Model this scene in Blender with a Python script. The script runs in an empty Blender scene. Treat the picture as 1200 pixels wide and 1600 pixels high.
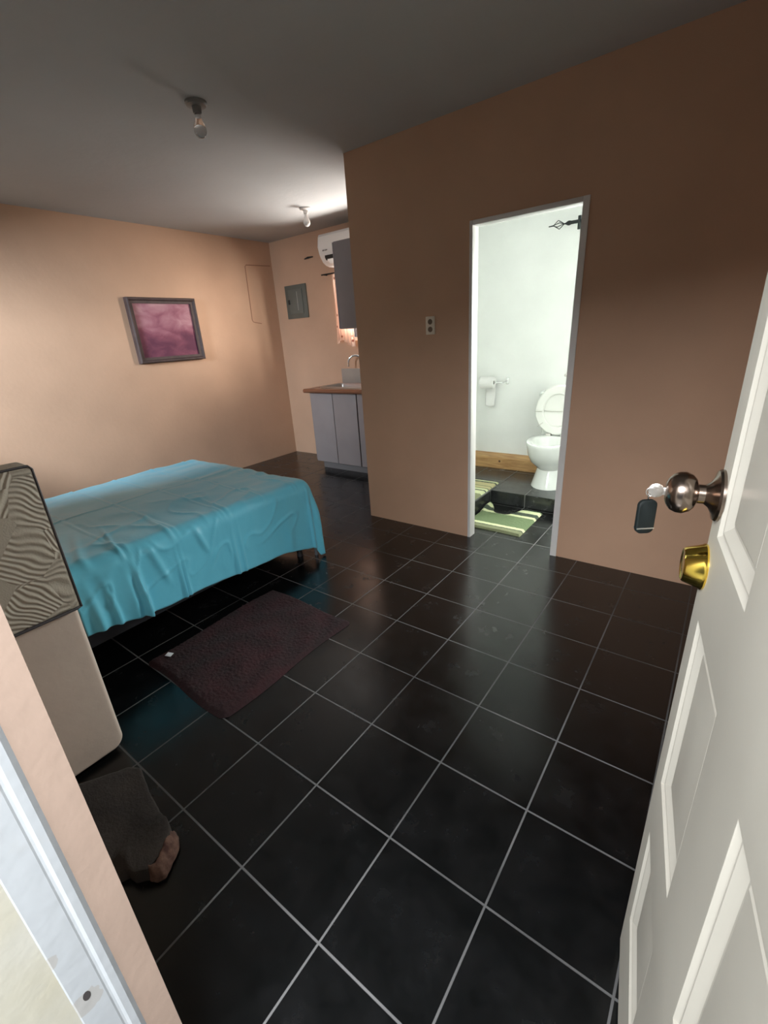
import bpy, bmesh, math, random
from mathutils import Vector, Matrix, noise
random.seed(7)
C = bpy.context.scene.collection
T = 0.305            # one floor tile in metres: every coordinate below is in tiles
PI = math.pi

# ------------------------------------------------------------------ camera
cam_d = bpy.data.cameras.new('camera'); cam = bpy.data.objects.new('camera', cam_d); C.objects.link(cam)
cam_d.sensor_fit = 'HORIZONTAL'; cam_d.sensor_width = 36.0; cam_d.lens = 702.09*36/1200; cam_d.clip_start = 0.01
R0 = Vector((0.8044485, 0.5908738, -0.06108)); R1 = Vector((0.16934363, -0.32667382, -0.92984243)); R2 = Vector((-0.56937277, 0.73766684, -0.36285298))
M = Matrix.Identity(4)
for i in range(3):
    M[i][0] = R0[i]; M[i][1] = -R1[i]; M[i][2] = -R2[i]
CAM = Vector((4.92062, -1.23931, 4.56756))
for i in range(3): M[i][3] = CAM[i]*T
cam.matrix_world = M
bpy.context.scene.camera = cam

# ------------------------------------------------------------------ light and exposure
sc = bpy.context.scene
sc.view_settings.view_transform = 'Standard'; sc.view_settings.look = 'None'
sc.view_settings.gamma = 1.0; sc.view_settings.use_curve_mapping = False
sc.view_settings.exposure = 0.0
W = bpy.data.worlds.new('sky'); sc.world = W; W.use_nodes = True
bg = W.node_tree.nodes['Background']; bg.inputs[0].default_value = (0.78, 0.88, 1.0, 1); bg.inputs[1].default_value = 0.12

def area(name, loc, target, sx, sy, power, col):
    l = bpy.data.lights.new(name, 'AREA'); l.shape = 'RECTANGLE'; l.size = sx*T; l.size_y = sy*T
    l.energy = power; l.color = col
    o = bpy.data.objects.new(name, l); C.objects.link(o)
    o.location = Vector(loc)*T
    o.rotation_euler = (Vector(target)-Vector(loc)).to_track_quat('-Z', 'Y').to_euler()
    return o
area('kitchen_ground_bounce', (-5.1, 14.8, 3.0), (-6.0, 10.0, 7.4), 4.0, 2.2, 185, (1.0, 0.93, 0.87))
area('kitchen_window_daylight', (0.6, 15.3, 5.8), (-8.6, 9.9, 5.0), 4.0, 2.6, 330, (1.0, 0.90, 0.80))
area('bathroom_window_daylight', (3.3, 14.2, 5.6), (2.2, 9.0, 3.6), 3.4, 3.4, 210, (0.97, 1.0, 0.96))
area('entrance_daylight', (5.3, -5.2, 8.4), (2.9, 1.5, 0.8), 10.0, 3.0, 400, (0.95, 0.97, 1.0))
area('front_left_fill', (-5.2, -5.2, 6.8), (-8.9, 8.0, 3.8), 3.4, 2.0, 280, (0.80, 0.90, 1.0))  # added cool fill for the far-left wall and the kitchen fronts

# ------------------------------------------------------------------ helpers
def V(*a): return Vector(a)
def box(bm, a, b, bev=0.0, seg=2):
    x0,y0,z0 = (min(a[i],b[i]) for i in range(3)); x1,y1,z1 = (max(a[i],b[i]) for i in range(3))
    t = bmesh.new()
    r = bmesh.ops.create_cube(t, size=1.0)
    for v in t.verts:
        v.co = Vector(((x0+x1)/2+v.co.x*(x1-x0), (y0+y1)/2+v.co.y*(y1-y0), (z0+z1)/2+v.co.z*(z1-z0)))
    if bev > 0: bmesh.ops.bevel(t, geom=t.edges[:], offset=bev, segments=seg, profile=0.5, affect='EDGES')
    merge(bm, t); return bm
def merge(bm, t, mat=None):
    if mat is not None:
        for v in t.verts: v.co = mat @ v.co
    m = {}
    for v in t.verts: m[v] = bm.verts.new(v.co)
    for f in t.faces:
        try: bm.faces.new([m[v] for v in f.verts])
        except ValueError: pass
    t.free()
def frame_of(axis):
    a = Vector(axis).normalized(); h = Vector((0,0,1)) if abs(a.z) < 0.9 else Vector((1,0,0))
    u = a.cross(h).normalized(); return a, u, a.cross(u).normalized()
def lathe(bm, o, axis, prof, seg=32, cap=True, squash=None):
    a,u,w = frame_of(axis); o = Vector(o); rings = []
    for d,r in prof:
        ring = []
        for k in range(seg):
            t = 2*PI*k/seg
            ring.append(bm.verts.new(o + a*d + (u*math.cos(t)+w*math.sin(t))*max(r,1e-4)))
        rings.append(ring)
    for i in range(len(rings)-1):
        for k in range(seg):
            bm.faces.new([rings[i][k], rings[i][(k+1)%seg], rings[i+1][(k+1)%seg], rings[i+1][k]])
    if cap:
        bm.faces.new(rings[0][::-1]); bm.faces.new(rings[-1])
    return bm
def tube(bm, pts, r, seg=10, closed=False):
    pts = [Vector(p) for p in pts]; n = len(pts); rings = []
    prev = None
    for i,p in enumerate(pts):
        if closed: d = pts[(i+1)%n]-pts[i-1]
        else: d = pts[min(i+1,n-1)]-pts[max(i-1,0)]
        d.normalize()
        if prev is None: _,u,w = frame_of(d)
        else:
            u = (prev - d*prev.dot(d)).normalized(); w = d.cross(u)
        prev = u
        rr = r[i] if isinstance(r,(list,tuple)) else r
        rings.append([bm.verts.new(p+(u*math.cos(2*PI*k/seg)+w*math.sin(2*PI*k/seg))*rr) for k in range(seg)])
    m = n if closed else n-1
    for i in range(m):
        A = rings[i]; B = rings[(i+1)%n]
        for k in range(seg): bm.faces.new([A[k],A[(k+1)%seg],B[(k+1)%seg],B[k]])
    if not closed: bm.faces.new(rings[0][::-1]); bm.faces.new(rings[-1])
    return bm
def grid(bm, fn, nu, nv, flip=False):
    vs = [[bm.verts.new(fn(i/nu, j/nv)) for j in range(nv+1)] for i in range(nu+1)]
    for i in range(nu):
        for j in range(nv):
            q = [vs[i][j], vs[i+1][j], vs[i+1][j+1], vs[i][j+1]]
            bm.faces.new(q[::-1] if flip else q)
    return vs
def loft(bm, rings, cap=True):
    R_ = [[bm.verts.new(p) for p in ring] for ring in rings]; n = len(R_[0])
    for i in range(len(R_)-1):
        for k in range(n): bm.faces.new([R_[i][k],R_[i][(k+1)%n],R_[i+1][(k+1)%n],R_[i+1][k]])
    if cap: bm.faces.new(R_[0][::-1]); bm.faces.new(R_[-1])
def prism(bm, poly, z0, z1):
    loft(bm, [[Vector((x,y,z0)) for x,y in poly],[Vector((x,y,z1)) for x,y in poly]])
def obj(name, bm, mat, parent=None, smooth=True, ang=35, origin=None, solid=0.0):
    bmesh.ops.recalc_face_normals(bm, faces=bm.faces[:])
    off = Vector((0,0,0))
    if parent is not None: off = world_loc(parent)
    elif origin is not None: off = Vector(origin)*T
    for v in bm.verts: v.co = v.co*T - off
    me = bpy.data.meshes.new(name); bm.to_mesh(me); bm.free()
    if smooth:
        for p in me.polygons: p.use_smooth = True
        me.set_sharp_from_angle(angle=math.radians(ang))
    me.materials.append(mat)
    o = bpy.data.objects.new(name, me); C.objects.link(o)
    if parent is not None: o.parent = parent
    elif origin is not None: o.location = off
    if solid:
        md = o.modifiers.new('thickness','SOLIDIFY'); md.thickness = solid*T; md.offset = 0
    return o
def world_loc(o):
    l = Vector((0,0,0))
    while o is not None: l += Vector(o.location); o = o.parent
    return l
def thing(name, label, cat, loc, group=None):
    o = bpy.data.objects.new(name, None); C.objects.link(o); o.location = Vector(loc)*T; o.empty_display_size = 0.1
    o['label'] = label; o['category'] = cat
    if group: o['group'] = group
    return o
def tag(o, label, cat, group=None):
    o['label'] = label; o['category'] = cat
    if group: o['group'] = group
    return o
def struct(name, bm, mat, **k):
    o = obj(name, bm, mat, **k)
    if k.get('parent') is None: o['kind'] = 'structure'
    return o
def holed(bm, u0, u1, z0, z1, holes, put):
    us = sorted({u0,u1,*[h[0] for h in holes],*[h[1] for h in holes]}); zs = sorted({z0,z1,*[h[2] for h in holes],*[h[3] for h in holes]})
    for i in range(len(us)-1):
        # merge vertical runs
        run = None
        for j in range(len(zs)-1):
            cu = (us[i]+us[i+1])/2; cz = (zs[j]+zs[j+1])/2
            inside = any(h[0]<cu<h[1] and h[2]<cz<h[3] for h in holes)
            if not inside:
                if run is None: run = [zs[j], zs[j+1]]
                else: run[1] = zs[j+1]
            if inside or j == len(zs)-2:
                if run: put(bm, us[i], us[i+1], run[0], run[1]); run = None

# ------------------------------------------------------------------ materials
def newmat(name):
    m = bpy.data.materials.new(name); m.use_nodes = True
    nt = m.node_tree; b = nt.nodes['Principled BSDF']; return m, nt, b
def N(nt, t, **k):
    n = nt.nodes.new(t)
    for a,v in k.items():
        if a.startswith('i_'): n.inputs[int(a[2:])].default_value = v
        else: setattr(n, a, v)
    return n
def rgb(c): return (c[0],c[1],c[2],1)
def mat(name, col, rough=0.5, metal=0.0, var=0.0, vscale=6.0, bump=0.0, bscale=40.0, col2=None, coat=0.0, spec=None, sheen=0.0, trans=0.0):
    m, nt, b = newmat(name)
    b.inputs['Base Color'].default_value = rgb(col); b.inputs['Roughness'].default_value = rough; b.inputs['Metallic'].default_value = metal
    if coat: b.inputs['Coat Weight'].default_value = coat; b.inputs['Coat Roughness'].default_value = 0.1
    if spec is not None: b.inputs['Specular IOR Level'].default_value = spec
    if sheen: b.inputs['Sheen Weight'].default_value = sheen
    tc = N(nt,'ShaderNodeTexCoord')
    if var or col2:
        n = N(nt,'ShaderNodeTexNoise'); n.inputs['Scale'].default_value = vscale; n.inputs['Detail'].default_value = 5
        nt.links.new(tc.outputs['Object'], n.inputs['Vector'])
        r = N(nt,'ShaderNodeValToRGB'); nt.links.new(n.outputs['Fac'], r.inputs['Fac'])
        c2 = col2 or [c*(1-var) for c in col]; c1 = col if col2 else [min(1,c*(1+var)) for c in col]
        r.color_ramp.elements[0].color = rgb(c2); r.color_ramp.elements[1].color = rgb(c1)
        r.color_ramp.elements[0].position = 0.32; r.color_ramp.elements[1].position = 0.68
        nt.links.new(r.outputs[0], b.inputs['Base Color'])
    if bump:
        n = N(nt,'ShaderNodeTexNoise'); n.inputs['Scale'].default_value = bscale; n.inputs['Detail'].default_value = 4
        nt.links.new(tc.outputs['Object'], n.inputs['Vector'])
        bp = N(nt,'ShaderNodeBump'); bp.inputs['Strength'].default_value = bump; bp.inputs['Distance'].default_value = 0.004
        nt.links.new(n.outputs['Fac'], bp.inputs['Height']); nt.links.new(bp.outputs[0], b.inputs['Normal'])
    return m
def math_(nt, op, a, b=None, c=None):
    n = N(nt,'ShaderNodeMath', operation=op)
    for i,x in enumerate((a,b,c)):
        if x is None: continue
        if isinstance(x,(int,float)): n.inputs[i].default_value = x
        else: nt.links.new(x, n.inputs[i])
    return n.outputs[0]
def tile_mat(name, base, base2, grout, offz=None):
    """slate-black square tiles, one per T metres on every axis, thin pale joints of uneven strength"""
    m, nt, b = newmat(name)
    g = N(nt,'ShaderNodeNewGeometry'); sep = N(nt,'ShaderNodeSeparateXYZ'); nt.links.new(g.outputs['Position'], sep.inputs[0])
    ns = N(nt,'ShaderNodeSeparateXYZ'); nt.links.new(g.outputs['True Normal'], ns.inputs[0])
    lines = []
    for i,ax in enumerate('XYZ'):
        if ax == 'Z': continue
        q = math_(nt,'DIVIDE', sep.outputs[i], T)
        r = math_(nt,'ROUND', q); d = math_(nt,'ABSOLUTE', math_(nt,'SUBTRACT', q, r))
        ln = math_(nt,'SUBTRACT', 1.0, math_(nt,'MULTIPLY', d, 1/0.011)); ln = math_(nt,'MAXIMUM', ln, 0.0)
        ln = math_(nt,'MINIMUM', math_(nt,'MULTIPLY', ln, 2.5), 1.0)
        nn = math_(nt,'ABSOLUTE', ns.outputs[i]); fac = math_(nt,'LESS_THAN', nn, 0.7)
        lines.append(math_(nt,'MULTIPLY', ln, fac))
    line = math_(nt,'MAXIMUM', lines[0], lines[1])
    n1 = N(nt,'ShaderNodeTexNoise'); n1.inputs['Scale'].default_value = 1.7; n1.inputs['Detail'].default_value = 3
    nt.links.new(g.outputs['Position'], n1.inputs['Vector'])
    st = N(nt,'ShaderNodeMapRange'); st.inputs[1].default_value = 0.36; st.inputs[2].default_value = 0.6; st.inputs[3].default_value = 0.3; st.inputs[4].default_value = 1.0
    nt.links.new(n1.outputs['Fac'], st.inputs[0])
    n2 = N(nt,'ShaderNodeTexNoise'); n2.inputs['Scale'].default_value = 9; n2.inputs['Detail'].default_value = 8; n2.inputs['Roughness'].default_value = 0.65
    nt.links.new(g.outputs['Position'], n2.inputs['Vector'])
    cr = N(nt,'ShaderNodeValToRGB'); cr.color_ramp.elements[0].position = 0.35; cr.color_ramp.elements[1].position = 0.7
    cr.color_ramp.elements[0].color = rgb(base); cr.color_ramp.elements[1].color = rgb(base2)
    nt.links.new(n2.outputs['Fac'], cr.inputs['Fac'])
    mx = N(nt,'ShaderNodeMix', data_type='RGBA'); nt.links.new(math_(nt,'MULTIPLY', line, st.outputs[0]), mx.inputs[0])
    nt.links.new(cr.outputs[0], mx.inputs[6]); mx.inputs[7].default_value = rgb(grout)
    nt.links.new(mx.outputs[2], b.inputs['Base Color'])
    rr = N(nt,'ShaderNodeMapRange'); rr.inputs[1].default_value = 0.3; rr.inputs[2].default_value = 0.7; rr.inputs[3].default_value = 0.17; rr.inputs[4].default_value = 0.30
    nt.links.new(n2.outputs['Fac'], rr.inputs[0])
    ra = math_(nt,'ADD', rr.outputs[0], math_(nt,'MULTIPLY', line, 0.4)); nt.links.new(ra, b.inputs['Roughness'])
    bp = N(nt,'ShaderNodeBump'); bp.inputs['Strength'].default_value = 0.12; bp.inputs['Distance'].default_value = 0.002
    h = math_(nt,'SUBTRACT', math_(nt,'MULTIPLY', n2.outputs['Fac'], 0.5), math_(nt,'MULTIPLY', line, 0.6))
    nt.links.new(h, bp.inputs['Height']); nt.links.new(bp.outputs[0], b.inputs['Normal'])
    b.inputs['Specular IOR Level'].default_value = 0.7
    return m
M_floor = tile_mat('black slate tiles', (0.0015,0.002,0.0022), (0.004,0.0045,0.005), (0.12,0.12,0.12))
M_orange = mat('orange tan wall paint', (0.60,0.385,0.26), 0.62, var=0.05, vscale=2.2, bump=0.25, bscale=30, spec=0.3)
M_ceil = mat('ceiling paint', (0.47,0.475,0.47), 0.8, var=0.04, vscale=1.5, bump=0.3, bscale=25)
M_bathw = mat('white bathroom plaster', (0.86,0.88,0.85), 0.6, var=0.03, vscale=3, bump=0.3, bscale=14)
M_white = mat('white gloss trim paint', (0.80,0.79,0.76), 0.4, var=0.03, vscale=8, bump=0.15, bscale=20)
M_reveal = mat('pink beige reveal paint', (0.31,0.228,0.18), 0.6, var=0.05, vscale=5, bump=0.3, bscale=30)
M_door = mat('warm white door paint', (0.47,0.45,0.39), 0.42, var=0.05, vscale=3, bump=0.12, bscale=25)
M_cream = mat('cream exterior plaster', (0.35,0.33,0.25), 0.8, col2=(0.38,0.38,0.36), vscale=4, bump=0.5, bscale=18)
M_chrome = mat('chrome', (0.75,0.76,0.76), 0.15, 1.0)
M_steel = mat('brushed steel', (0.6,0.58,0.55), 0.3, 1.0)
M_black = mat('black plastic', (0.02,0.02,0.02), 0.4)
M_dark = mat('dark iron', (0.03,0.035,0.035), 0.45, 0.6)
M_porc = mat('white porcelain', (0.80,0.83,0.79), 0.12, coat=0.5, var=0.01)
M_seat = mat('ivory toilet seat plastic', (0.80,0.81,0.76), 0.3, var=0.01)
M_paper = mat('toilet paper', (0.85,0.85,0.83), 0.9, bump=0.2, bscale=60)
M_bulb = mat('white bulb glass', (0.82,0.78,0.74), 0.25, var=0.01)
M_wood = mat('varnished pine', (0.50,0.26,0.09), 0.4, col2=(0.36,0.17,0.05), vscale=5)
M_cab = mat('grey mauve laminate', (0.34,0.305,0.305), 0.45, var=0.05, vscale=4, bump=0.05)
M_cabup = mat('blue grey laminate', (0.40,0.39,0.43), 0.45, var=0.05, vscale=4)
M_seam = mat('dark gap', (0.03,0.025,0.025), 0.8)
M_glass = None
def glass_mat():
    m, nt, b = newmat('window glass'); nt.nodes.remove(b)
    tr = N(nt,'ShaderNodeBsdfTransparent'); gl = N(nt,'ShaderNodeBsdfGlossy'); gl.inputs['Roughness'].default_value = 0.02
    mx = N(nt,'ShaderNodeMixShader'); mx.inputs[0].default_value = 0.05
    nt.links.new(tr.outputs[0], mx.inputs[1]); nt.links.new(gl.outputs[0], mx.inputs[2])
    nt.links.new(mx.outputs[0], nt.nodes['Material Output'].inputs[0]); return m
M_glass = glass_mat()

# ------------------------------------------------------------------ room shell
XL, XR, YF, YB, ZC = -10.28, 6.2, -0.965, 12.3, 8.2
YP, XP = 7.68, -2.42             # partition face and its free corner
DX0, DX1, DZ = 0.55, 2.51, 6.42  # bathroom doorway
bm = bmesh.new(); box(bm, (XL-0.3,-1.85,-0.3), (XR+0.3,12.85,0)); struct('floor', bm, M_floor, smooth=False)
bm = bmesh.new(); box(bm, (-14,-12,-0.5), (14,-1.85,-0.12)); struct('floor.001', bm, mat('outdoor concrete', (0.2,0.2,0.19), 0.9, var=0.15, vscale=3, bump=0.3), smooth=False)
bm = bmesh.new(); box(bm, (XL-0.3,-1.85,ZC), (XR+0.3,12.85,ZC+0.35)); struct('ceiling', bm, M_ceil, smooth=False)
bm = bmesh.new(); box(bm, (XL-0.3,-1.75,0), (XL,12.6,ZC)); struct('wall_left', bm, M_orange, smooth=False)
# kitchen window in the back wall
KW = (-6.75,-3.3,4.5,6.65)
def puty(y0,y1): return lambda b,u0,u1,z0,z1: box(b,(u0,y0,z0),(u1,y1,z1))
bm = bmesh.new(); holed(bm, XL, XP+0.16, 0, ZC, [KW], puty(YB,YB+0.35)); struct('wall_back', bm, M_orange, smooth=False)
bm = bmesh.new(); holed(bm, XP, XR, 0, ZC, [(DX0,DX1+0.06,0,DZ)], puty(YP,YP+0.11)); box(bm,(XP,YP+0.11,0),(XP+0.16,YB,ZC)); struct('wall_partition', bm, M_orange, smooth=False)
BW = (1.9,4.7,3.7,6.6)
bm = bmesh.new(); holed(bm, XP+0.33, XR, 0, ZC, [(DX0,DX1+0.06,0,DZ)], puty(YP+0.11,YP+0.22)); box(bm,(XP+0.16,YP+0.11,0),(XP+0.33,12.5,ZC)); struct('wall_bathroom_front', bm, M_bathw, smooth=False)
bm = bmesh.new(); holed(bm, XP+0.16, XR, 0, ZC, [BW], puty(12.5,12.8)); struct('wall_bathroom_back', bm, M_bathw, smooth=False)
bm = bmesh.new(); box(bm, (XR,-1.75,0),(XR+0.3,YP+0.11,ZC)); struct('wall_right', bm, M_orange, smooth=False)
bm = bmesh.new(); box(bm, (XR,YP+0.11,0),(XR+0.3,12.8,ZC)); struct('wall_bathroom_right', bm, M_bathw, smooth=False)
# entrance wall: painted inner leaf, plastered outer leaf, opening EX0..EX1, an unseen window added on the left to admit fill light
EX0, EX1, EZ = 2.9, 5.42, 6.62
FW = (-9.4,-5.6,3.7,6.9)
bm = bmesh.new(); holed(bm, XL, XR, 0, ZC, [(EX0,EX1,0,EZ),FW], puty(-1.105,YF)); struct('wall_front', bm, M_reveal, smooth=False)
bm = bmesh.new(); holed(bm, XL, XR, 0, ZC, [(EX0,EX1,0,EZ),FW], puty(-1.75,-1.105)); struct('wall_front_outside', bm, M_cream, smooth=False)

# entrance door frame set in the reveal (stepped white profile, strike hole, scuffs)
def worn_white():
    m, nt, b = newmat('worn white frame paint')
    g = N(nt,'ShaderNodeNewGeometry')
    n = N(nt,'ShaderNodeTexNoise'); n.inputs['Scale'].default_value = 7; n.inputs['Detail'].default_value = 6
    nt.links.new(g.outputs['Position'], n.inputs['Vector'])
    cr = N(nt,'ShaderNodeValToRGB'); cr.color_ramp.elements[0].position = 0.3; cr.color_ramp.elements[1].position = 0.42
    cr.color_ramp.elements[0].color = (0.34,0.34,0.33,1); cr.color_ramp.elements[1].color = (0.34,0.36,0.375,1)
    nt.links.new(n.outputs['Fac'], cr.inputs['Fac'])
    # two smudges of grey filler around the strike hole and above it
    out = cr.outputs[0]
    for (c,r) in (((EX0+.02,-1.262,1.63),0.075),((EX0,-1.327,2.03),0.05),((EX0,-1.345,1.9),0.035)):
        d = N(nt,'ShaderNodeVectorMath', operation='DISTANCE'); d.inputs[1].default_value = [x*T for x in c]
        mp = N(nt,'ShaderNodeVectorMath', operation='ADD'); nt.links.new(g.outputs['Position'], mp.inputs[0])
        w = N(nt,'ShaderNodeTexNoise'); w.inputs['Scale'].default_value = 60; nt.links.new(g.outputs['Position'], w.inputs['Vector'])
        sc_ = N(nt,'ShaderNodeVectorMath', operation='SCALE'); nt.links.new(w.outputs['Color'], sc_.inputs[0]); sc_.inputs['Scale'].default_value = 0.02
        nt.links.new(sc_.outputs[0], mp.inputs[1])
        sh = N(nt,'ShaderNodeVectorMath', operation='ADD'); sh.inputs[1].default_value = (-0.01,-0.01,-0.01); nt.links.new(mp.outputs[0], sh.inputs[0])
        nt.links.new(sh.outputs[0], d.inputs[0])
        f = math_(nt,'LESS_THAN', d.outputs['Value'], r*T)
        mx = N(nt,'ShaderNodeMix', data_type='RGBA'); nt.links.new(math_(nt,'MULTIPLY',f,0.75), mx.inputs[0]); nt.links.new(out, mx.inputs[6]); mx.inputs[7].default_value = (0.30,0.29,0.27,1)
        out = mx.outputs[2]
    nt.links.new(out, b.inputs['Base Color']); b.inputs['Roughness'].default_value = 0.5
    bp = N(nt,'ShaderNodeBump'); bp.inputs['Strength'].default_value = 0.4; bp.inputs['Distance'].default_value = 0.004
    n3 = N(nt,'ShaderNodeTexNoise'); n3.inputs['Scale'].default_value = 22; nt.links.new(g.outputs['Position'], n3.inputs['Vector'])
    nt.links.new(n3.outputs['Fac'], bp.inputs['Height']); nt.links.new(bp.outputs[0], b.inputs['Normal'])
    return m
M_worn = worn_white()
def frame_profile(side):
    x = EX0 if side < 0 else EX1; s = 1 if side < 0 else -1
    # (depth into opening, y)
    return [(x-0.05*s,-1.105),(x+0.0*s,-1.105),(x+0.012*s,-1.125),(x+0.012*s,-1.155),(x+0.003*s,-1.168),(x+0.001*s,-1.178),(x+0.004*s,-1.186),(x+0.004*s,-1.30),(x-0.006*s,-1.315),(x-0.05*s,-1.32)]
bm = bmesh.new()
for side in (-1,1): prism(bm, frame_profile(side), 0, EZ)
box(bm, (EX0,-1.30,EZ-0.06),(EX1,-1.105,EZ+0.02))
fr = struct('trim_1', bm, M_worn, ang=20)
bm = bmesh.new(); lathe(bm, (EX0+0.0045,-1.25,1.664),(1,0,0),[(0,0.016),(0.001,0.016)],16); 
for v in bm.verts: v.co.z = 1.664+(v.co.z-1.664)*1.9
obj('strike_hole', bm, M_seam, fr)
# thin white lining of the bathroom doorway
bm = bmesh.new()
box(bm,(DX0-0.04,YP-0.02,0),(DX0+0.025,YP+0.24,DZ+0.06),0.008); loft(bm,[[V(DX1-0.06,YP-0.02,0),V(DX1+0.065,YP-0.02,0),V(DX1+0.065,YP+0.24,0),V(DX1-0.06,YP+0.24,0)],[V(DX1+0.015,YP-0.02,DZ+0.06),V(DX1+0.12,YP-0.02,DZ+0.06),V(DX1+0.12,YP+0.24,DZ+0.06),V(DX1+0.015,YP+0.24,DZ+0.06)]])
box(bm,(DX0+0.025,YP-0.02,DZ-0.02),(DX1+0.02,YP+0.24,DZ+0.06),0.008)
struct('trim_2', bm, M_white)

# raised bathroom platform (same tiles) with the step round the lower floor
HP = 0.36
bm = bmesh.new(); box(bm,(XP+0.33,YP+0.22,0),(0.05,12.5,HP),0.008); box(bm,(0.05,10.10,0),(XR,12.5,HP),0.008)
struct('floor.002', bm, tile_mat('grey slate tiles', (0.016,0.018,0.018), (0.04,0.043,0.042), (0.2,0.2,0.19)), smooth=False)
# pine kickboard along the bathroom wall
def wood_mat():
    m, nt, b = newmat('knotty pine board')
    tc = N(nt,'ShaderNodeTexCoord'); mp = N(nt,'ShaderNodeMapping'); mp.inputs['Scale'].default_value = (1.2,9,9)
    nt.links.new(tc.outputs['Object'], mp.inputs[0])
    n = N(nt,'ShaderNodeTexNoise'); n.inputs['Scale'].default_value = 3; n.inputs['Detail'].default_value = 6; n.inputs['Distortion'].default_value = 1.2
    nt.links.new(mp.outputs[0], n.inputs['Vector'])
    cr = N(nt,'ShaderNodeValToRGB'); cr.color_ramp.elements[0].position = 0.35; cr.color_ramp.elements[1].position = 0.65
    cr.color_ramp.elements[0].color = (0.40,0.21,0.08,1); cr.color_ramp.elements[1].color = (0.60,0.37,0.16,1)
    nt.links.new(n.outputs['Fac'], cr.inputs['Fac'])
    g = N(nt,'ShaderNodeNewGeometry'); d = N(nt,'ShaderNodeVectorMath', operation='DISTANCE'); d.inputs[1].default_value = (-0.62*T,12.2*T,0.60*T)
    nt.links.new(g.outputs['Position'], d.inputs[0]); f = math_(nt,'LESS_THAN', d.outputs['Value'], 0.035*T)
    mx = N(nt,'ShaderNodeMix', data_type='RGBA'); nt.links.new(f, mx.inputs[0]); nt.links.new(cr.outputs[0], mx.inputs[6]); mx.inputs[7].default_value = (0.10,0.045,0.02,1)
    nt.links.new(mx.outputs[2], b.inputs['Base Color']); b.inputs['Roughness'].default_value = 0.45; return m
bm = bmesh.new()
loft(bm, [[V(x,12.2,HP),V(x,12.2,0.70),V(x,12.23,0.725),V(x,12.5,0.80),V(x,12.5,HP)] for x in (XP+0.33,XR)])
struct('baseboard_bathroom', bm, wood_mat(), smooth=False)

# windows (frame, sill, panes)
def window(name, x0,x1,z0,z1,y0,y1, mull=1):
    bm = bmesh.new(); w = 0.12; ym = (y0+y1)/2
    box(bm,(x0,ym-0.06,z0),(x0+w,ym+0.06,z1)); box(bm,(x1-w,ym-0.06,z0),(x1,ym+0.06,z1))
    box(bm,(x0+w,ym-0.06,z0),(x1-w,ym+0.06,z0+w)); box(bm,(x0+w,ym-0.06,z1-w),(x1-w,ym+0.06,z1))
    for k in range(mull):
        xc = x0+(x1-x0)*(k+1)/(mull+1); box(bm,(xc-0.05,ym-0.05,z0+w),(xc+0.05,ym+0.05,z1-w))
    o = struct(name, bm, M_white, smooth=False)
    bm = bmesh.new(); box(bm,(x0+w*.9,ym-0.008,z0+w*.9),(x1-w*.9,ym+0.008,z1-w*.9)); obj('window_pane', bm, M_glass, o, smooth=False)
window('window_1', *KW, YB, YB+0.35); window('window_2', *BW, 12.5, 12.8); window('added_window', *FW, -1.75, YF)  # the last, in the entrance wall, is unseen and added for the fill

# ------------------------------------------------------------------ entrance door leaf (opened inwards, exterior face to the camera)
DE = Vector((4.9704,1.3726,0.05)); DD = Vector((-.153,.988,0)).normalized(); DN = Vector((.988,.153,0)).normalized()
DH, DWD, DT = 6.5, 2.37, 0.145
def dp(u, z, d=0.0): return DE - DD*u + DN*d + Vector((0,0,z-0.05))
door = thing('door', 'open white six panel entrance door seen along its face', 'door', (DE.x,DE.y,0))
del door['label']; del door['category']; door.name = 'door_1'; door['kind'] = 'structure'
bm = bmesh.new()
ucols = [(0.165,0.84),(1.28,2.12)]; zrows = [(0.61,1.54),(1.97,3.14),(3.59,6.0)]
us = [0]+[x for c in ucols for x in c]+[DWD]; zs = [0.05]+[z for r in zrows for z in r]+[DH]
for i in range(len(us)-1):
    for j in range(len(zs)-1):
        u0,u1,z0,z1 = us[i],us[i+1],zs[j],zs[j+1]
        if (u0,u1) in ucols and (z0,z1) in zrows:
            def rect(k,d): return [bm.verts.new(dp(a,b,d)) for a,b in ((u0+k,z0+k),(u1-k,z0+k),(u1-k,z1-k),(u0+k,z1-k))]
            prof = [(0,0),(0.006,0.001),(0.030,0.020),(0.036,0.020),(0.042,0.013),(0.048,0.014),(0.095,0.038),(0.105,0.040),(0.125,0.030),(0.132,0.029)]
            rs = [rect(k,d) for k,d in prof]
            for a,b in zip(rs,rs[1:]):
                for q in range(4): bm.faces.new([a[q],a[(q+1)%4],b[(q+1)%4],b[q]])
            bm.faces.new(rs[-1])
        else: bm.faces.new([bm.verts.new(dp(a,b)) for a,b in ((u0,z0),(u1,z0),(u1,z1),(u0,z1))])
# back and edges
c = [(0,0.05),(DWD,0.05),(DWD,DH),(0,DH)]
bm.faces.new([bm.verts.new(dp(a,b,DT)) for a,b in c])
for k in range(4):
    (a0,b0),(a1,b1) = c[k],c[(k+1)%4]
    bm.faces.new([bm.verts.new(p) for p in (dp(a0,b0),dp(a1,b1),dp(a1,b1,DT),dp(a0,b0,DT))])
bmesh.ops.remove_doubles(bm, verts=bm.verts[:], dist=1e-4)
obj('door_leaf', bm, M_door, door, ang=12)
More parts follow.
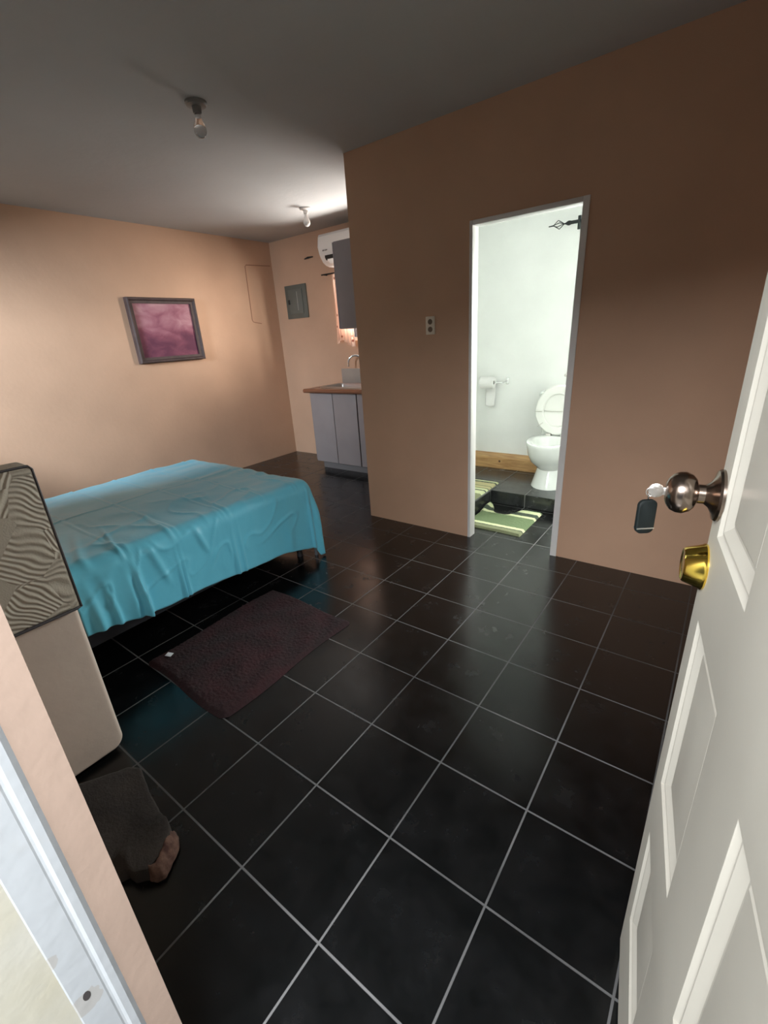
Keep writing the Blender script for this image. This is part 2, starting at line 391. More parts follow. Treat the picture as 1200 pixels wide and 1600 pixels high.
# knob set
M_knob = mat('antique nickel', (0.30,0.24,0.20), 0.22, 1.0)
M_brass = mat('polished brass', (0.85,0.62,0.12), 0.14, 1.0)
KU, KZ = 0.06, 3.765
ko = dp(KU, KZ)
ax = -DN
bm = bmesh.new()
lathe(bm, ko, ax, [(0,0.125),(0.012,0.125),(0.022,0.118),(0.03,0.09),(0.045,0.062),(0.065,0.046),(0.092,0.046),(0.098,0.055),(0.103,0.072),(0.12,0.090),(0.148,0.102),(0.175,0.1),(0.20,0.088),(0.217,0.068),(0.226,0.045),(0.228,0.02)], 40)
knob = obj('door_knob', bm, M_knob, door, ang=30)
kd = dp(0.045, 3.375)
bm = bmesh.new(); lathe(bm, kd, ax, [(0,0.118),(0.008,0.12),(0.02,0.113),(0.088,0.09),(0.096,0.083),(0.091,0.065),(0.091,0.02)], 40)
obj('deadbolt_cylinder', bm, M_brass, door, ang=25)
# key with its dark tag, hanging from the knob's keyhole: a thing of its own
kt = ko + ax*0.228
key = thing('key', 'silver key with a black oblong tag hanging in the entrance door knob', 'key', kt)
bm = bmesh.new()
box(bm, (-0.05,-0.006,-0.020),(0.02,0.006,0.020), 0.004)
Mx = Matrix.Translation(kt)@ax.to_track_quat('X','Z').to_matrix().to_4x4()
for v in bm.verts: v.co = Mx@v.co
t = bmesh.new()
lathe(t, (0.038,-0.007,0),(0,1,0),[(0,0.03),(0.003,0.036),(0.011,0.036),(0.014,0.03)],24); merge(bm,t,Mx)
t = bmesh.new(); tube(t,[(0.095,0,0.0)]*0+[(0.062+0.018*math.cos(a),0.0,-0.01+0.022*math.sin(a)) for a in [2*PI*k/20 for k in range(20)]],0.0035,8,closed=True); merge(bm,t,Mx)
obj('key_blade', bm, mat('worn nickel', (0.62,0.58,0.54), 0.35, 1.0, bump=0.4, bscale=120), key)
tagc = kt + ax*0.066
bm = bmesh.new(); tube(bm,[tagc+V(0,0,-0.03)+Vector((0.0,0.014*math.cos(a),0.018*math.sin(a))) for a in [2*PI*k/18 for k in range(18)]],0.003,8,closed=True)
obj('split_ring', bm, M_chrome, key)
a1 = R0.copy(); a1.z = 0; a1.normalize(); a1.normalize()
a2 = a1.cross(V(0,0,1))
prof = []
hw, hh, rr_ = 0.046, 0.092, 0.03
for cx,cz,st in ((hw-rr_,hh-rr_,0),(-hw+rr_,hh-rr_,1),(-hw+rr_,-hh+rr_,2),(hw-rr_,-hh+rr_,3)):
    for k in range(6):
        a = PI/2*(st+k/5); prof.append((cx+rr_*math.cos(a), cz+rr_*math.sin(a)))
tc_ = tagc + V(0,0,-0.145)
bm = bmesh.new(); loft(bm, [[tc_+a1*x*s+a2*d+V(0,0,z*s) for x,z in prof] for d,s in ((-0.014,0.9),(-0.009,1),(0.009,1),(0.014,0.9))])
tg = obj('tag', bm, mat('black tag plastic', (0.006,0.009,0.009), 0.55, spec=0.25), key)
bm = bmesh.new(); tt = bmesh.new(); box(tt,(-0.044,-0.0155,-0.0035),(0.044,0.0155,0.0035))
Mt = Matrix(((a1.x,a2.x,0,tc_.x),(a1.y,a2.y,0,tc_.y),(0,0,1,tc_.z-0.062),(0,0,0,1))); merge(bm,tt,Mt)
obj('tag_stripe', bm, M_chrome, tg)

# ------------------------------------------------------------------ bed and sheet
BX0,BX1,BY0,BY1,BH = -6.42,-1.93,-0.75,5.2,1.83
bed = thing('bed', 'low double bed on short legs, mostly hidden beneath the turquoise sheet', 'bed', (-4.2,2.2,0))
M_bedf = mat('dark bed base cloth', (0.03,0.032,0.04), 0.8, var=0.2, vscale=10)
bm = bmesh.new(); box(bm,(BX0+0.08,BY0+0.08,0.95),(BX1-0.08,BY1-0.08,1.79),0.12,4); obj('mattress', bm, mat('mattress ticking', (0.35,0.36,0.40), 0.8, var=0.1), bed)
bm = bmesh.new(); box(bm,(BX0+0.12,BY0+0.12,0.50),(BX1-0.12,BY1-0.12,0.95),0.03); obj('bed_base', bm, M_bedf, bed)
M_leg = mat('dark bed leg', (0.035,0.035,0.04), 0.5); M_legl = mat('pale grey bed leg', (0.28,0.30,0.33), 0.35, 0.6)
for (x,y,m_,r) in ((BX1-0.12,BY1-0.05,M_legl,0.05),(BX1-0.42,BY1-0.28,M_leg,0.09),(BX0+0.3,BY1-0.3,M_leg,0.07),(BX1-0.3,BY0+0.3,M_leg,0.07),(BX0+0.3,BY0+0.3,M_leg,0.07)):
    bm = bmesh.new(); lathe(bm,(x,y,0),(0,0,1),[(0,r*0.75),(0.03,r*0.8),(0.05,r*0.7),(0.52,r)],20); o = obj('leg', bm, m_, bed)
    if m_ is M_legl: o['label'] = 'pale grey metal corner leg'
def smooth01(t): t = max(0,min(1,t)); return t*t*(3-2*t)
RR = 0.24
def edge_prof(d):
    """distance past the mattress edge -> (outward, drop)"""
    q = RR*PI/2
    if d <= 0: return 0.0, 0.0
    if d < q: a = d/RR; return RR*math.sin(a), RR*(1-math.cos(a))
    return RR + 0.02*(d-q), RR + (d-q)
def overhang_x(y):   # hem height along the near side
    return 1.0 + 0.18*smooth01((y-0.5)/1.2) + 0.14*smooth01((y-2.0)/2.0) + 0.24*smooth01((y-4.0)/1.2)
folds = [(0.60,0.06,0.07,0.05),(0.80,0.04,0.06,0.12),(1.28,0.045,0.15,0.05),(1.20,0.12,0.05,0.05),(1.96,0.022,0.04,0.0),(2.04,0.022,0.035,0.0),(3.05,0.03,0.045,-0.03),(3.18,0.025,0.03,0.02),(4.35,0.10,0.03,0.0)]
def sheet(u, v):
    # u across x (far side -> near side), v along y (head -> foot)
    ix0, ix1, iy1 = BX0+RR, BX1-RR, BY1-RR
    y_end = 0.42
    OH = RR*PI/2 + 1.35
    tot = (ix1-ix0) + 2*OH*1.0
    s = -OH*0.9 + u*((ix1-ix0)+OH*0.9+OH)
    Ly = (iy1-y_end)+OH
    t = v*Ly
    py = y_end + min(t, iy1-y_end); dy = max(0, t-(iy1-y_end))
    px = ix0 + max(0,min(s,ix1-ix0)); dxn = max(0, s-(ix1-ix0)); dxf = max(0,-s)
    # scale overhangs so that the hem follows the photographed heights
    if dxn > 0: dxn *= (RR*PI/2+overhang_x(py)-RR)/OH
    if dy > 0: dy *= (RR*PI/2+1.42-RR)/OH
    if dxf > 0: dxf *= 0.8
    nz = noise.noise(Vector((px*0.9,py*0.9,0)))*0.03 + noise.noise(Vector((px*2.3+5,py*2.6,1)))*0.014
    crown = 0.05*math.sin(PI*max(0,min(1,(px-BX0)/(BX1-BX0))))*math.sin(PI*max(0,min(1,(py-BY0)/(BY1-BY0))))
    z = BH + nz + crown
    # pressed creases across the bed and one along it
    for cy in (1.2,2.1,3.0,3.9,4.75): z += 0.014*math.exp(-((py-cy)/0.025)**2) - 0.008*math.exp(-((py-cy-0.05)/0.05)**2)
    for cx in (-4.2,): z += 0.014*math.exp(-((px-cx)/0.03)**2)
    # slanting drag wrinkles near the near edge
    ex = smooth01(1-(ix1-px)/1.5)
    for (y0,sl,w,a) in ((0.72,0.30,0.06,0.03),(1.20,0.22,0.03,0.035),(1.98,0.12,0.03,0.035),(3.1,0.08,0.035,0.025)):
        yy = y0 + sl*(ix1-px)
        z += a*ex*math.exp(-((py-yy)/w)**2)
    z += 0.035*noise.noise(Vector((px*3.0,py*1.2+9,3)))*smooth01((py-3.0)/1.5)
    rg_ = 1-abs(noise.noise(Vector((px*1.3+py*0.4,py*1.5,11))))*2.2
    z += 0.03*max(0,rg_)**6*smooth01(1-abs(ix1-0.5-px)/1.6)
    dxo, dyo = (dxn if dxn>0 else dxf), dy
    r = math.hypot(dxo, dyo)
    if r == 0: return V(px,py,z)
    out, drop = edge_prof(r)
    cx, sy = dxo/r, dyo/r
    sgn = 1 if dxn > 0 else -1
    hang = smooth01(drop/0.9)
    extra = 0.0
    if dxn > 0:
        for (fy,fw,fa,sl) in folds:
            yy = fy + sl*hang*0.6
            extra += fa*smooth01(drop/1.1)**1.2*math.exp(-((py-yy)/fw)**2)*cx
        extra += 0.03*hang*noise.noise(Vector((py*0.9,drop*0.7,7)))*cx + 0.008*noise.noise(Vector((py*5,drop*3.5,2)))*smooth01(drop/0.3)
        extra += 0.028*max(0,1-abs(noise.noise(Vector((py*2.4+drop*1.5,drop*1.6,21))))*2.4)**6*smooth01(drop/0.15)*smooth01((1.0-drop)/0.3)
        if py < 1.25: extra += 0.07*hang*smooth01((1.25-py)/0.12)
        extra += 0.035*math.exp(-((py-1.55-0.25*drop)/0.06)**2)*smooth01(drop/0.2)*smooth01((0.9-drop)/0.3)
        extra += 0.035*math.exp(-((py-2.35-0.3*drop)/0.05)**2)*smooth01(drop/0.15)*smooth01((0.7-drop)/0.3)
    if dy > 0: extra += 0.07*hang*math.sin(px*4.2+0.6*math.sin(px*2))*sy
    if dxn > 0 and dy > 0:
        th = math.atan2(dyo,dxo); extra += hang*(0.14*math.sin(2*th)+0.05*math.cos(th*8))
    o = out+extra
    hx = px + sgn*cx*o; hy = py + sy*o
    zz = z*(1-smooth01(drop/0.25)) + BH*smooth01(drop/0.25)
    return V(hx,hy,max(0.05,zz-drop))
def sheet_mat():
    m, nt, b = newmat('turquoise satin sheet')
    b.inputs['Base Color'].default_value = (0.15,0.62,0.82,1); b.inputs['Roughness'].default_value = 0.42
    b.inputs['Sheen Weight'].default_value = 0.25; b.inputs['Specular IOR Level'].default_value = 0.6
    tc = N(nt,'ShaderNodeTexCoord'); n = N(nt,'ShaderNodeTexNoise'); n.inputs['Scale'].default_value = 5; n.inputs['Detail'].default_value = 3; n.inputs['Distortion'].default_value = 1.0
    nt.links.new(tc.outputs['Object'], n.inputs['Vector'])
    bp = N(nt,'ShaderNodeBump'); bp.inputs['Strength'].default_value = 0.35; bp.inputs['Distance'].default_value = 0.012
    nt.links.new(n.outputs['Fac'], bp.inputs['Height']); nt.links.new(bp.outputs[0], b.inputs['Normal']); return m
bm = bmesh.new(); grid(bm, sheet, 210, 260)
tag(obj('bed_sheet', bm, sheet_mat(), ang=180, origin=(-4.2,2.2,1.83), solid=0.012), 'turquoise satin sheet draped over the low bed, creased and hanging short of the floor', 'bed sheet')

# ------------------------------------------------------------------ maroon rug beside the bed
M_rug = mat('maroon pile', (0.026,0.004,0.006), 0.95, col2=(0.012,0.0055,0.006), vscale=9, bump=0.9, bscale=160)
bm = bmesh.new()
def rug(u,v):
    x = -1.72+u*(0.33+1.72); y = 0.98+v*(3.55-0.98)
    x += 0.03*math.sin(v*7)+0.12*v*(1 if u>0.5 else 0.3)*0.3; y += 0.03*math.sin(u*6)
    cu = min(u,1-u)*2.05; cv = min(v,1-v)*2.57
    if cu < 0.12 and cv < 0.12:   # rounded corners
        d = math.hypot(0.12-cu,0.12-cv)
        if d > 0.12:
            k = (d-0.12); sx = 1 if u<0.5 else -1; sy = 1 if v<0.5 else -1
            x += sx*k*(0.12-cu)/d; y += sy*k*(0.12-cv)/d
    e = min(cu,cv); h = 0.055*smooth01(e/0.07)
    sw = math.sin(9*math.hypot(x+0.4,y-1.4)+2.5*math.sin(x*3))*0.5+0.5
    h += 0.022*sw*smooth01(e/0.15) + 0.012*noise.noise(Vector((x*25,y*25,0)))
    h += 0.03*noise.noise(Vector((x*60,y*60,4)))*smooth01(e/0.05)*0.4
    return V(x,y,max(0.004,h))
grid(bm, rug, 150, 190)
rugo = tag(obj('rug', bm, M_rug, ang=180, origin=(-0.7,2.2,0)), 'dark maroon shaggy rug with swirled pile on the tiles beside the bed', 'rug')
bm = bmesh.new(); box(bm,(-0.055,-0.04,0),(0.055,0.04,0.006),0.002)
Mx = Matrix.Translation((-1.50,1.27,0.082))@Matrix.Rotation(0.35,4,'Z')@Matrix.Rotation(0.1,4,'X')
for v in bm.verts: v.co = Mx@v.co
o = obj('care_label', bm, mat('white label cloth', (0.75,0.78,0.8), 0.7), rugo); o['label'] = 'small white sewn label'

# ------------------------------------------------------------------ upholstered piece left of the entrance
AX, AY0, AY1, AH = -0.37, -0.93, 0.06, 3.63
chair = thing('armchair', 'tall beige upholstered seat back with textured taupe cover and dark piping, left of the entrance', 'armchair', (AX-0.3,-0.4,0))
def rr_poly(y0,y1,z0,z1,rb,rt,n=8):
    pts = []
    for cy,cz,r,st in ((y1-rt,z1-rt,rt,0),(y0+rt,z1-rt,rt,1),(y0+rb,z0+rb,rb,2),(y1-rb,z0+rb,rb,3)):
        for k in range(n+1):
            a = PI/2*(st+k/n); pts.append((cy+r*math.cos(a), cz+r*math.sin(a)))
    return pts
def slab(y0,y1,z0,z1,xf,xb,rb,rt,edge=0.06):
    bm = bmesh.new(); rings = []
    for k in range(7):
        a = PI/2*k/6; ins = edge*(1-math.sin(a)); x = xf-edge+edge*math.cos(a) if False else xf-edge*(1-math.cos(PI/2-a))
        rings.append((x,ins))
    R_ = []
    seq = [(xf, edge)]+[(xf-edge*(1-math.cos(PI/2*k/6)), edge*(1-math.sin(PI/2*k/6))) for k in range(1,7)]+[(xb+edge*(1-math.cos(PI/2*k/6)), edge*(1-math.sin(PI/2*k/6))) for k in range(6,0,-1)]+[(xb,edge)]
    for x,ins in seq:
        R_.append([V(x,y,z) for y,z in rr_poly(y0+ins,y1-ins,z0+ins,z1-ins,max(rb-ins,0.01),max(rt-ins,0.01))])
    loft(bm, R_); return bm
M_beige = mat('beige microfibre', (0.74,0.62,0.535), 0.85, var=0.08, vscale=3, bump=0.25, bscale=30, sheen=0.3)
def weave_mat():
    """taupe cloth with overlapping fans of embossed wavy ribs, laid out on the cloth itself"""
    m, nt, b = newmat('embossed taupe fabric')
    tc = N(nt,'ShaderNodeTexCoord')
    dn = N(nt,'ShaderNodeTexNoise'); dn.inputs['Scale'].default_value = 4.0; nt.links.new(tc.outputs['Object'], dn.inputs['Vector'])
    vor = N(nt,'ShaderNodeTexVoronoi'); vor.inputs['Scale'].default_value = 7.5; vor.inputs['Randomness'].default_value = 0.9
    nt.links.new(tc.outputs['Object'], vor.inputs['Vector'])
    dsc = N(nt,'ShaderNodeVectorMath', operation='MULTIPLY_ADD'); nt.links.new(dn.outputs['Color'], dsc.inputs[0]); dsc.inputs[1].default_value = (0.22,0.22,0.22); nt.links.new(tc.outputs['Object'], dsc.inputs[2])
    rot = N(nt,'ShaderNodeVectorRotate', rotation_type='X_AXIS'); nt.links.new(dsc.outputs[0], rot.inputs['Vector'])
    sepc = N(nt,'ShaderNodeSeparateColor'); nt.links.new(vor.outputs['Color'], sepc.inputs[0])
    ang = math_(nt,'MULTIPLY', math_(nt,'SUBTRACT', sepc.outputs[0], 0.5), 1.8); nt.links.new(ang, rot.inputs['Angle'])
    w = N(nt,'ShaderNodeTexWave', wave_type='BANDS', bands_direction='Z'); w.inputs['Scale'].default_value = 19; w.inputs['Distortion'].default_value = 0.8; w.inputs['Detail'].default_value = 1; w.inputs['Detail Scale'].default_value = 0.35
    nt.links.new(rot.outputs[0], w.inputs['Vector'])
    plain = math_(nt,'GREATER_THAN', sepc.outputs[1], 0.68)
    h = math_(nt,'MULTIPLY', w.outputs['Fac'], math_(nt,'SUBTRACT', 1.0, plain))
    fine = N(nt,'ShaderNodeTexNoise'); fine.inputs['Scale'].default_value = 180; nt.links.new(tc.outputs['Object'], fine.inputs['Vector'])
    h2 = math_(nt,'ADD', h, math_(nt,'MULTIPLY', fine.outputs['Fac'], 0.3))
    bp = N(nt,'ShaderNodeBump'); bp.inputs['Strength'].default_value = 0.7; bp.inputs['Distance'].default_value = 0.004
    nt.links.new(h2, bp.inputs['Height']); nt.links.new(bp.outputs[0], b.inputs['Normal'])
    cr = N(nt,'ShaderNodeValToRGB'); cr.color_ramp.elements[0].color = (0.50,0.46,0.385,1); cr.color_ramp.elements[1].color = (0.62,0.57,0.48,1)
    nt.links.new(math_(nt,'ADD', math_(nt,'MULTIPLY', h, 0.7), math_(nt,'MULTIPLY', math_(nt,'SUBTRACT', sepc.outputs[2], 0.2), 0.35)), cr.inputs['Fac'])
    nt.links.new(cr.outputs[0], b.inputs['Base Color']); b.inputs['Roughness'].default_value = 0.8; return m
obj('back_body', slab(AY0,AY1,0.05,AH-0.06,AX,AX-0.30,0.15,0.05,0.05), M_beige, chair)
zc0, zc1 = 2.04, AH+0.0
cov = obj('back_cover', slab(AY0-0.0,AY1+0.03,zc0,zc1,AX+0.03,AX-0.33,0.02,0.04,0.035), weave_mat(), chair)
cov['label'] = 'textured taupe cover'
M_pipe = mat('dark grey piping', (0.06,0.055,0.06), 0.6)
bm = bmesh.new()
zz0 = zc0+0.0
tube(bm, [(AX+0.035,AY0,zz0),(AX+0.035,AY1-0.02,zz0),(AX+0.01,AY1+0.032,zz0),(AX-0.3,AY1+0.032,zz0)], 0.017, 8)
tube(bm, [(AX+0.03,AY0,zc1-0.005),(AX+0.03,AY1,zc1-0.005),(AX+0.02,AY1+0.025,zc1-0.04),(AX+0.02,AY1+0.032,zc0)], 0.012, 8)
obj('piping', bm, M_pipe, chair)
bm = bmesh.new(); box(bm,(AX-1.38,AY0+0.02,0.5),(AX-0.29,AY1-0.03,1.35),0.1,4); obj('seat', bm, M_beige, chair)
bm = bmesh.new(); box(bm,(AX-1.3,AY0+0.06,0.0),(AX-0.1,AY1-0.1,0.5),0.04); obj('seat_base', bm, M_seam, chair)

# ------------------------------------------------------------------ worn doormat in front of it, its far corner folded back
M_matt = mat('grey brown worn mat', (0.055,0.047,0.042), 0.95, col2=(0.032,0.028,0.027), vscale=8, bump=0.7, bscale=90)
poly = [(-0.30,-0.62),(-0.02,-0.10),(0.15,-0.02),(0.5,-0.11),(0.85,-0.17),(1.10,-0.19),(1.24,-0.25),(1.36,-0.42),(1.38,-0.55),(1.30,-0.64),(1.20,-0.66),(1.14,-0.76),(1.04,-0.78),(0.95,-0.93),(0.0,-0.93)]
bm = bmesh.new()
cxy = Vector((sum(p[0] for p in poly)/len(poly), sum(p[1] for p in poly)/len(poly)))
dense = []
for i in range(len(poly)):
    a = Vector(poly[i]); b = Vector(poly[(i+1)%len(poly)])
    for k in range(6): dense.append(a.lerp(b,k/6))
rings = []
for f,h in ((1.0,0.0),(1.0,0.03),(0.985,0.05),(0.95,0.055),(0.85,0.05),(0.65,0.055),(0.4,0.05),(0.15,0.05)):
    ring = []
    for p in dense:
        q = cxy+(p-cxy)*f; hz = h
        if h > 0.04: hz = h+0.03*noise.noise(Vector((q.x*3,q.y*3,0)))+0.10*smooth01((q.x-0.85)/0.25)*smooth01((q.y+0.75)/0.12)
        ring.append(V(q.x+0.012*noise.noise(Vector((q.x*12,q.y*12,1))),q.y+0.012*noise.noise(Vector((q.x*12,q.y*12,5))),max(hz,h*0.6)))
    rings.append(ring)
loft(bm, rings)
dm = tag(obj('doormat', bm, M_matt, ang=60, origin=(0.6,-0.4,0)), 'worn grey brown doormat on the black tiles just inside the entrance, corner turned up', 'doormat')
M_edge = mat('frayed red brown edge', (0.21,0.12,0.085), 0.9, col2=(0.07,0.03,0.024), vscale=42, bump=0.8, bscale=70)
bm = bmesh.new()
path = [(1.14,-0.19),(1.24,-0.20),(1.33,-0.24),(1.40,-0.32),(1.45,-0.40),(1.49,-0.47),(1.47,-0.53),(1.40,-0.56)]
def edge(u,v):
    k = u*(len(path)-1); i = min(int(k),len(path)-2); f = k-i
    p = Vector(path[i]).lerp(Vector(path[i+1]),f)
    inn = (Vector((1.12,-0.50))-p).normalized()
    w = 0.10
    q = p + inn*w*v
    zz = 0.02+0.13*math.sin(PI*min(1,v*0.55)) + 0.008*noise.noise(Vector((q.x*20,q.y*20,0)))
    q = q + inn*0.01*noise.noise(Vector((p.x*18,p.y*18,v)))
    return V(q.x,q.y,max(0.012,zz*smooth01(min(u,1-u)*9+0.25)))
grid(bm, edge, 40, 10); o = obj('frayed_edge', bm, M_edge, dm, ang=60, solid=0.015); o['label'] = 'patterned red brown turned-up edge'

# ------------------------------------------------------------------ framed picture
PY0,PY1,PZ0,PZ1 = 6.24,8.54,4.23,6.16
pic = thing('framed_picture', 'framed pink and purple abstract painting hanging on the left wall above the bed', 'picture', (XL,(PY0+PY1)/2,(PZ0+PZ1)/2))
bm = bmesh.new(); fw = 0.17
prof = [(0.002,0),(0.16,0),(0.19,0.03),(0.19,0.06),(0.13,0.10),(0.12,fw),(0.04,fw)]
loops = []
for (d,ins) in prof: loops.append([V(XL+d,y,z) for y,z in ((PY0+ins,PZ0+ins),(PY1-ins,PZ0+ins),(PY1-ins,PZ1-ins),(PY0+ins,PZ1-ins))])
loft(bm, loops, cap=False)
obj('picture_frame', bm, mat('dark mauve brown wood', (0.085,0.058,0.055), 0.6, spec=0.3, var=0.2, vscale=12), pic, ang=20)
def art_mat():
    m, nt, b = newmat('abstract pink painting')
    tc = N(nt,'ShaderNodeTexCoord'); mp = N(nt,'ShaderNodeMapping'); mp.inputs['Scale'].default_value = (1,2.2,4.0); nt.links.new(tc.outputs['Object'], mp.inputs[0])
    n = N(nt,'ShaderNodeTexNoise'); n.inputs['Scale'].default_value = 2.4; n.inputs['Detail'].default_value = 8; n.inputs['Distortion'].default_value = 0.5; nt.links.new(mp.outputs[0], n.inputs['Vector'])
    sp = N(nt,'ShaderNodeSeparateXYZ'); nt.links.new(tc.outputs['Object'], sp.inputs[0])
    # pale top, deep rose band low down, pale foot
    zf = math_(nt,'DIVIDE', sp.outputs[2], (PZ1-PZ0)*T); yf = math_(nt,'DIVIDE', sp.outputs[1], (PY1-PY0)*T)
    band = math_(nt,'SUBTRACT', 1.0, math_(nt,'MULTIPLY', math_(nt,'ABSOLUTE', math_(nt,'ADD', zf, 0.24)), 3.2)); band = math_(nt,'MAXIMUM', band, 0)
    v = math_(nt,'ADD', math_(nt,'MULTIPLY', n.outputs['Fac'], 0.85), math_(nt,'MULTIPLY', zf, 0.35))
    v = math_(nt,'SUBTRACT', v, math_(nt,'MULTIPLY', band, 0.22)); v = math_(nt,'SUBTRACT', v, math_(nt,'MULTIPLY', math_(nt,'ABSOLUTE', yf), 0.12))
    cr = N(nt,'ShaderNodeValToRGB'); e = cr.color_ramp.elements
    e[0].position = 0.08; e[0].color = (0.13,0.04,0.075,1); e[1].position = 0.65; e[1].color = (0.52,0.30,0.33,1)
    k = e.new(0.27); k.color = (0.22,0.07,0.11,1); k = e.new(0.44); k.color = (0.36,0.15,0.20,1)
    nt.links.new(v, cr.inputs['Fac']); nt.links.new(cr.outputs[0], b.inputs['Base Color']); b.inputs['Roughness'].default_value = 0.65; b.inputs['Specular IOR Level'].default_value = 0.2
    return m
bm = bmesh.new(); box(bm,(XL+0.03,PY0+fw-0.02,PZ0+fw-0.02),(XL+0.06,PY1-fw+0.02,PZ1-fw+0.02)); obj('canvas', bm, art_mat(), pic, smooth=False)

# thin painted-over cable on the left wall
bm = bmesh.new(); tube(bm,[(XL+0.012,12.2,7.40),(XL+0.012,11.05,7.36),(XL+0.012,10.99,7.30),(XL+0.012,10.95,5.46),(XL+0.012,11.0,5.40),(XL+0.012,11.38,5.34)],0.013,8)
tag(obj('cable', bm, mat('painted cable', (0.36,0.18,0.11), 0.6), origin=(XL,11,6.4)), 'thin painted cable bent down the left wall near the kitchen corner', 'cable')

# ------------------------------------------------------------------ fuse box
fb = thing('fuse_box', 'grey metal fuse box set in the back wall left of the kitchen', 'fuse box', (-9.09,YB,6.03))
M_fb = mat('grey enamel', (0.12,0.13,0.11), 0.4, var=0.08, vscale=6)
bm = bmesh.new(); box(bm,(-9.66,YB-0.06,5.44),(-8.52,YB,6.62),0.015); obj('cover', bm, M_fb, fb)
bm = bmesh.new(); box(bm,(-9.46,YB-0.09,5.60),(-8.72,YB-0.06,6.46),0.01); d = obj('fuse_box_door', bm, mat('grey enamel door', (0.14,0.15,0.13), 0.35, var=0.08, vscale=6), fb)
bm = bmesh.new(); box(bm,(-9.50,YB-0.105,5.95),(-9.40,YB-0.085,6.12),0.008); obj('latch', bm, M_black, d)
bm = bmesh.new(); box(bm,(-9.0,YB-0.10,5.72),(-8.97,YB-0.088,6.38),0.004); obj('breaker_slot', bm, mat('pale lettering strip', (0.35,0.35,0.32), 0.5), d)

# dark hook left of the air conditioner
bm = bmesh.new(); tube(bm,[(-8.42,YB-0.03,7.40),(-8.2,YB-0.09,7.41),(-8.0,YB-0.03,7.42)],[0.02,0.032,0.015],8)
tag(obj('wall_hook', bm, M_dark, origin=(-8.2,YB,7.4)), 'small dark metal hook high on the back wall left of the air conditioner', 'hook')

# ------------------------------------------------------------------ air conditioner
ac = thing('air_conditioner', 'white wall mounted air conditioner high on the back wall above the curtain', 'air conditioner', (-5.6,YB,7.45))
M_ac = mat('white moulded plastic', (0.80,0.76,0.71), 0.35, var=0.01)
prof = [(YB,7.89),(11.72,7.89),(11.62,7.87),(11.57,7.80),(11.55,7.5),(11.57,7.3),(11.62,7.18),(11.72,7.05),(11.86,6.97),(12.05,6.94),(YB,6.94)]
bm = bmesh.new(); loft(bm, [[V(x,y,z) for y,z in prof] for x in (-7.04,-4.15)])
bmesh.ops.bevel(bm, geom=[e for e in bm.edges if abs(e.verts[0].co.x-e.verts[1].co.x)<1e-4 and (e.verts[0].co.y<12.2 or e.verts[1].co.y<12.2)], offset=0.035, segments=3, affect='EDGES')
obj('casing', bm, M_ac, ac, ang=30)
bm = bmesh.new(); loft(bm, [[V(x,11.585,7.235),V(x,11.605,7.19),V(x,11.66,7.105),V(x,11.645,7.09),V(x,11.585,7.16)] for x in (-6.78,-4.4)]); obj('air_outlet', bm, M_black, ac)
bm = bmesh.new(); loft(bm, [[V(x,11.62,7.135),V(x,11.63,7.12),V(x,11.76,7.0),V(x,11.745,6.985),V(x,11.61,7.10)] for x in (-6.7,-4.45)]); obj('louver', bm, mat('white louver', (0.8,0.78,0.75), 0.3), ac)
# tiny maker's mark, an unreadable grey dash group
bm = bmesh.new()
for k,(w) in enumerate((0.05,0.035,0.05,0.03)): box(bm,(-6.83+k*0.062,11.542,7.36+0.006*(k%2)),(-6.83+k*0.062+w,11.549,7.40))
obj('maker_mark', bm, mat('grey print', (0.25,0.22,0.2), 0.5), ac)

# ------------------------------------------------------------------ curtain and rod at the kitchen window
def curtain_mat():
    m, nt, b = newmat('flowered curtain cloth')
    tc = N(nt,'ShaderNodeTexCoord'); v = N(nt,'ShaderNodeTexVoronoi'); v.inputs['Scale'].default_value = 14; nt.links.new(tc.outputs['Object'], v.inputs['Vector'])
    cr = N(nt,'ShaderNodeValToRGB'); e = cr.color_ramp.elements; e[0].position = 0.12; e[0].color = (0.12,0.03,0.025,1); e[1].position = 0.26; e[1].color = (0.86,0.66,0.55,1)
    k = e.new(0.17); k.color = (0.5,0.2,0.12,1)
    nt.links.new(v.outputs['Distance'], cr.inputs['Fac']); nt.links.new(cr.outputs[0], b.inputs['Base Color']); b.inputs['Roughness'].default_value = 0.8
    tr = N(nt,'ShaderNodeBsdfTranslucent'); nt.links.new(cr.outputs[0], tr.inputs[0]); mx = N(nt,'ShaderNodeMixShader'); mx.inputs[0].default_value = 0.45
    nt.links.new(b.outputs[0], mx.inputs[1]); nt.links.new(tr.outputs[0], mx.inputs[2]); nt.links.new(mx.outputs[0], nt.nodes['Material Output'].inputs[0]); return m
bm = bmesh.new()
def curt(u,v):
    x = -7.02+u*0.8; z = 6.72-v*(2.30-0.12*math.sin(u*5))
    return V(x+0.03*math.sin(v*3+u*4), 12.10+0.055*math.sin(u*34+0.6*math.sin(v*4))*(0.5+0.5*v), z)
grid(bm, curt, 90, 30)
tag(obj('curtain', bm, curtain_mat(), ang=180, origin=(-6.3,12.1,6.7)), 'pale curtain with small dark flowers hanging at the kitchen window', 'curtain')
rod = thing('curtain_rod', 'thin dark curtain rod over the kitchen window', 'curtain rod', (-5.2,12.1,6.76))
bm = bmesh.new(); tube(bm,[(-7.5,12.1,6.755),(-3.1,12.1,6.755)],0.022,12); obj('pole', bm, M_dark, rod)
for x in (-7.42,-3.2):
    bm = bmesh.new(); tube(bm,[(x,12.3,6.755),(x,12.1,6.755)],0.02,8); obj('bracket', bm, M_dark, rod)

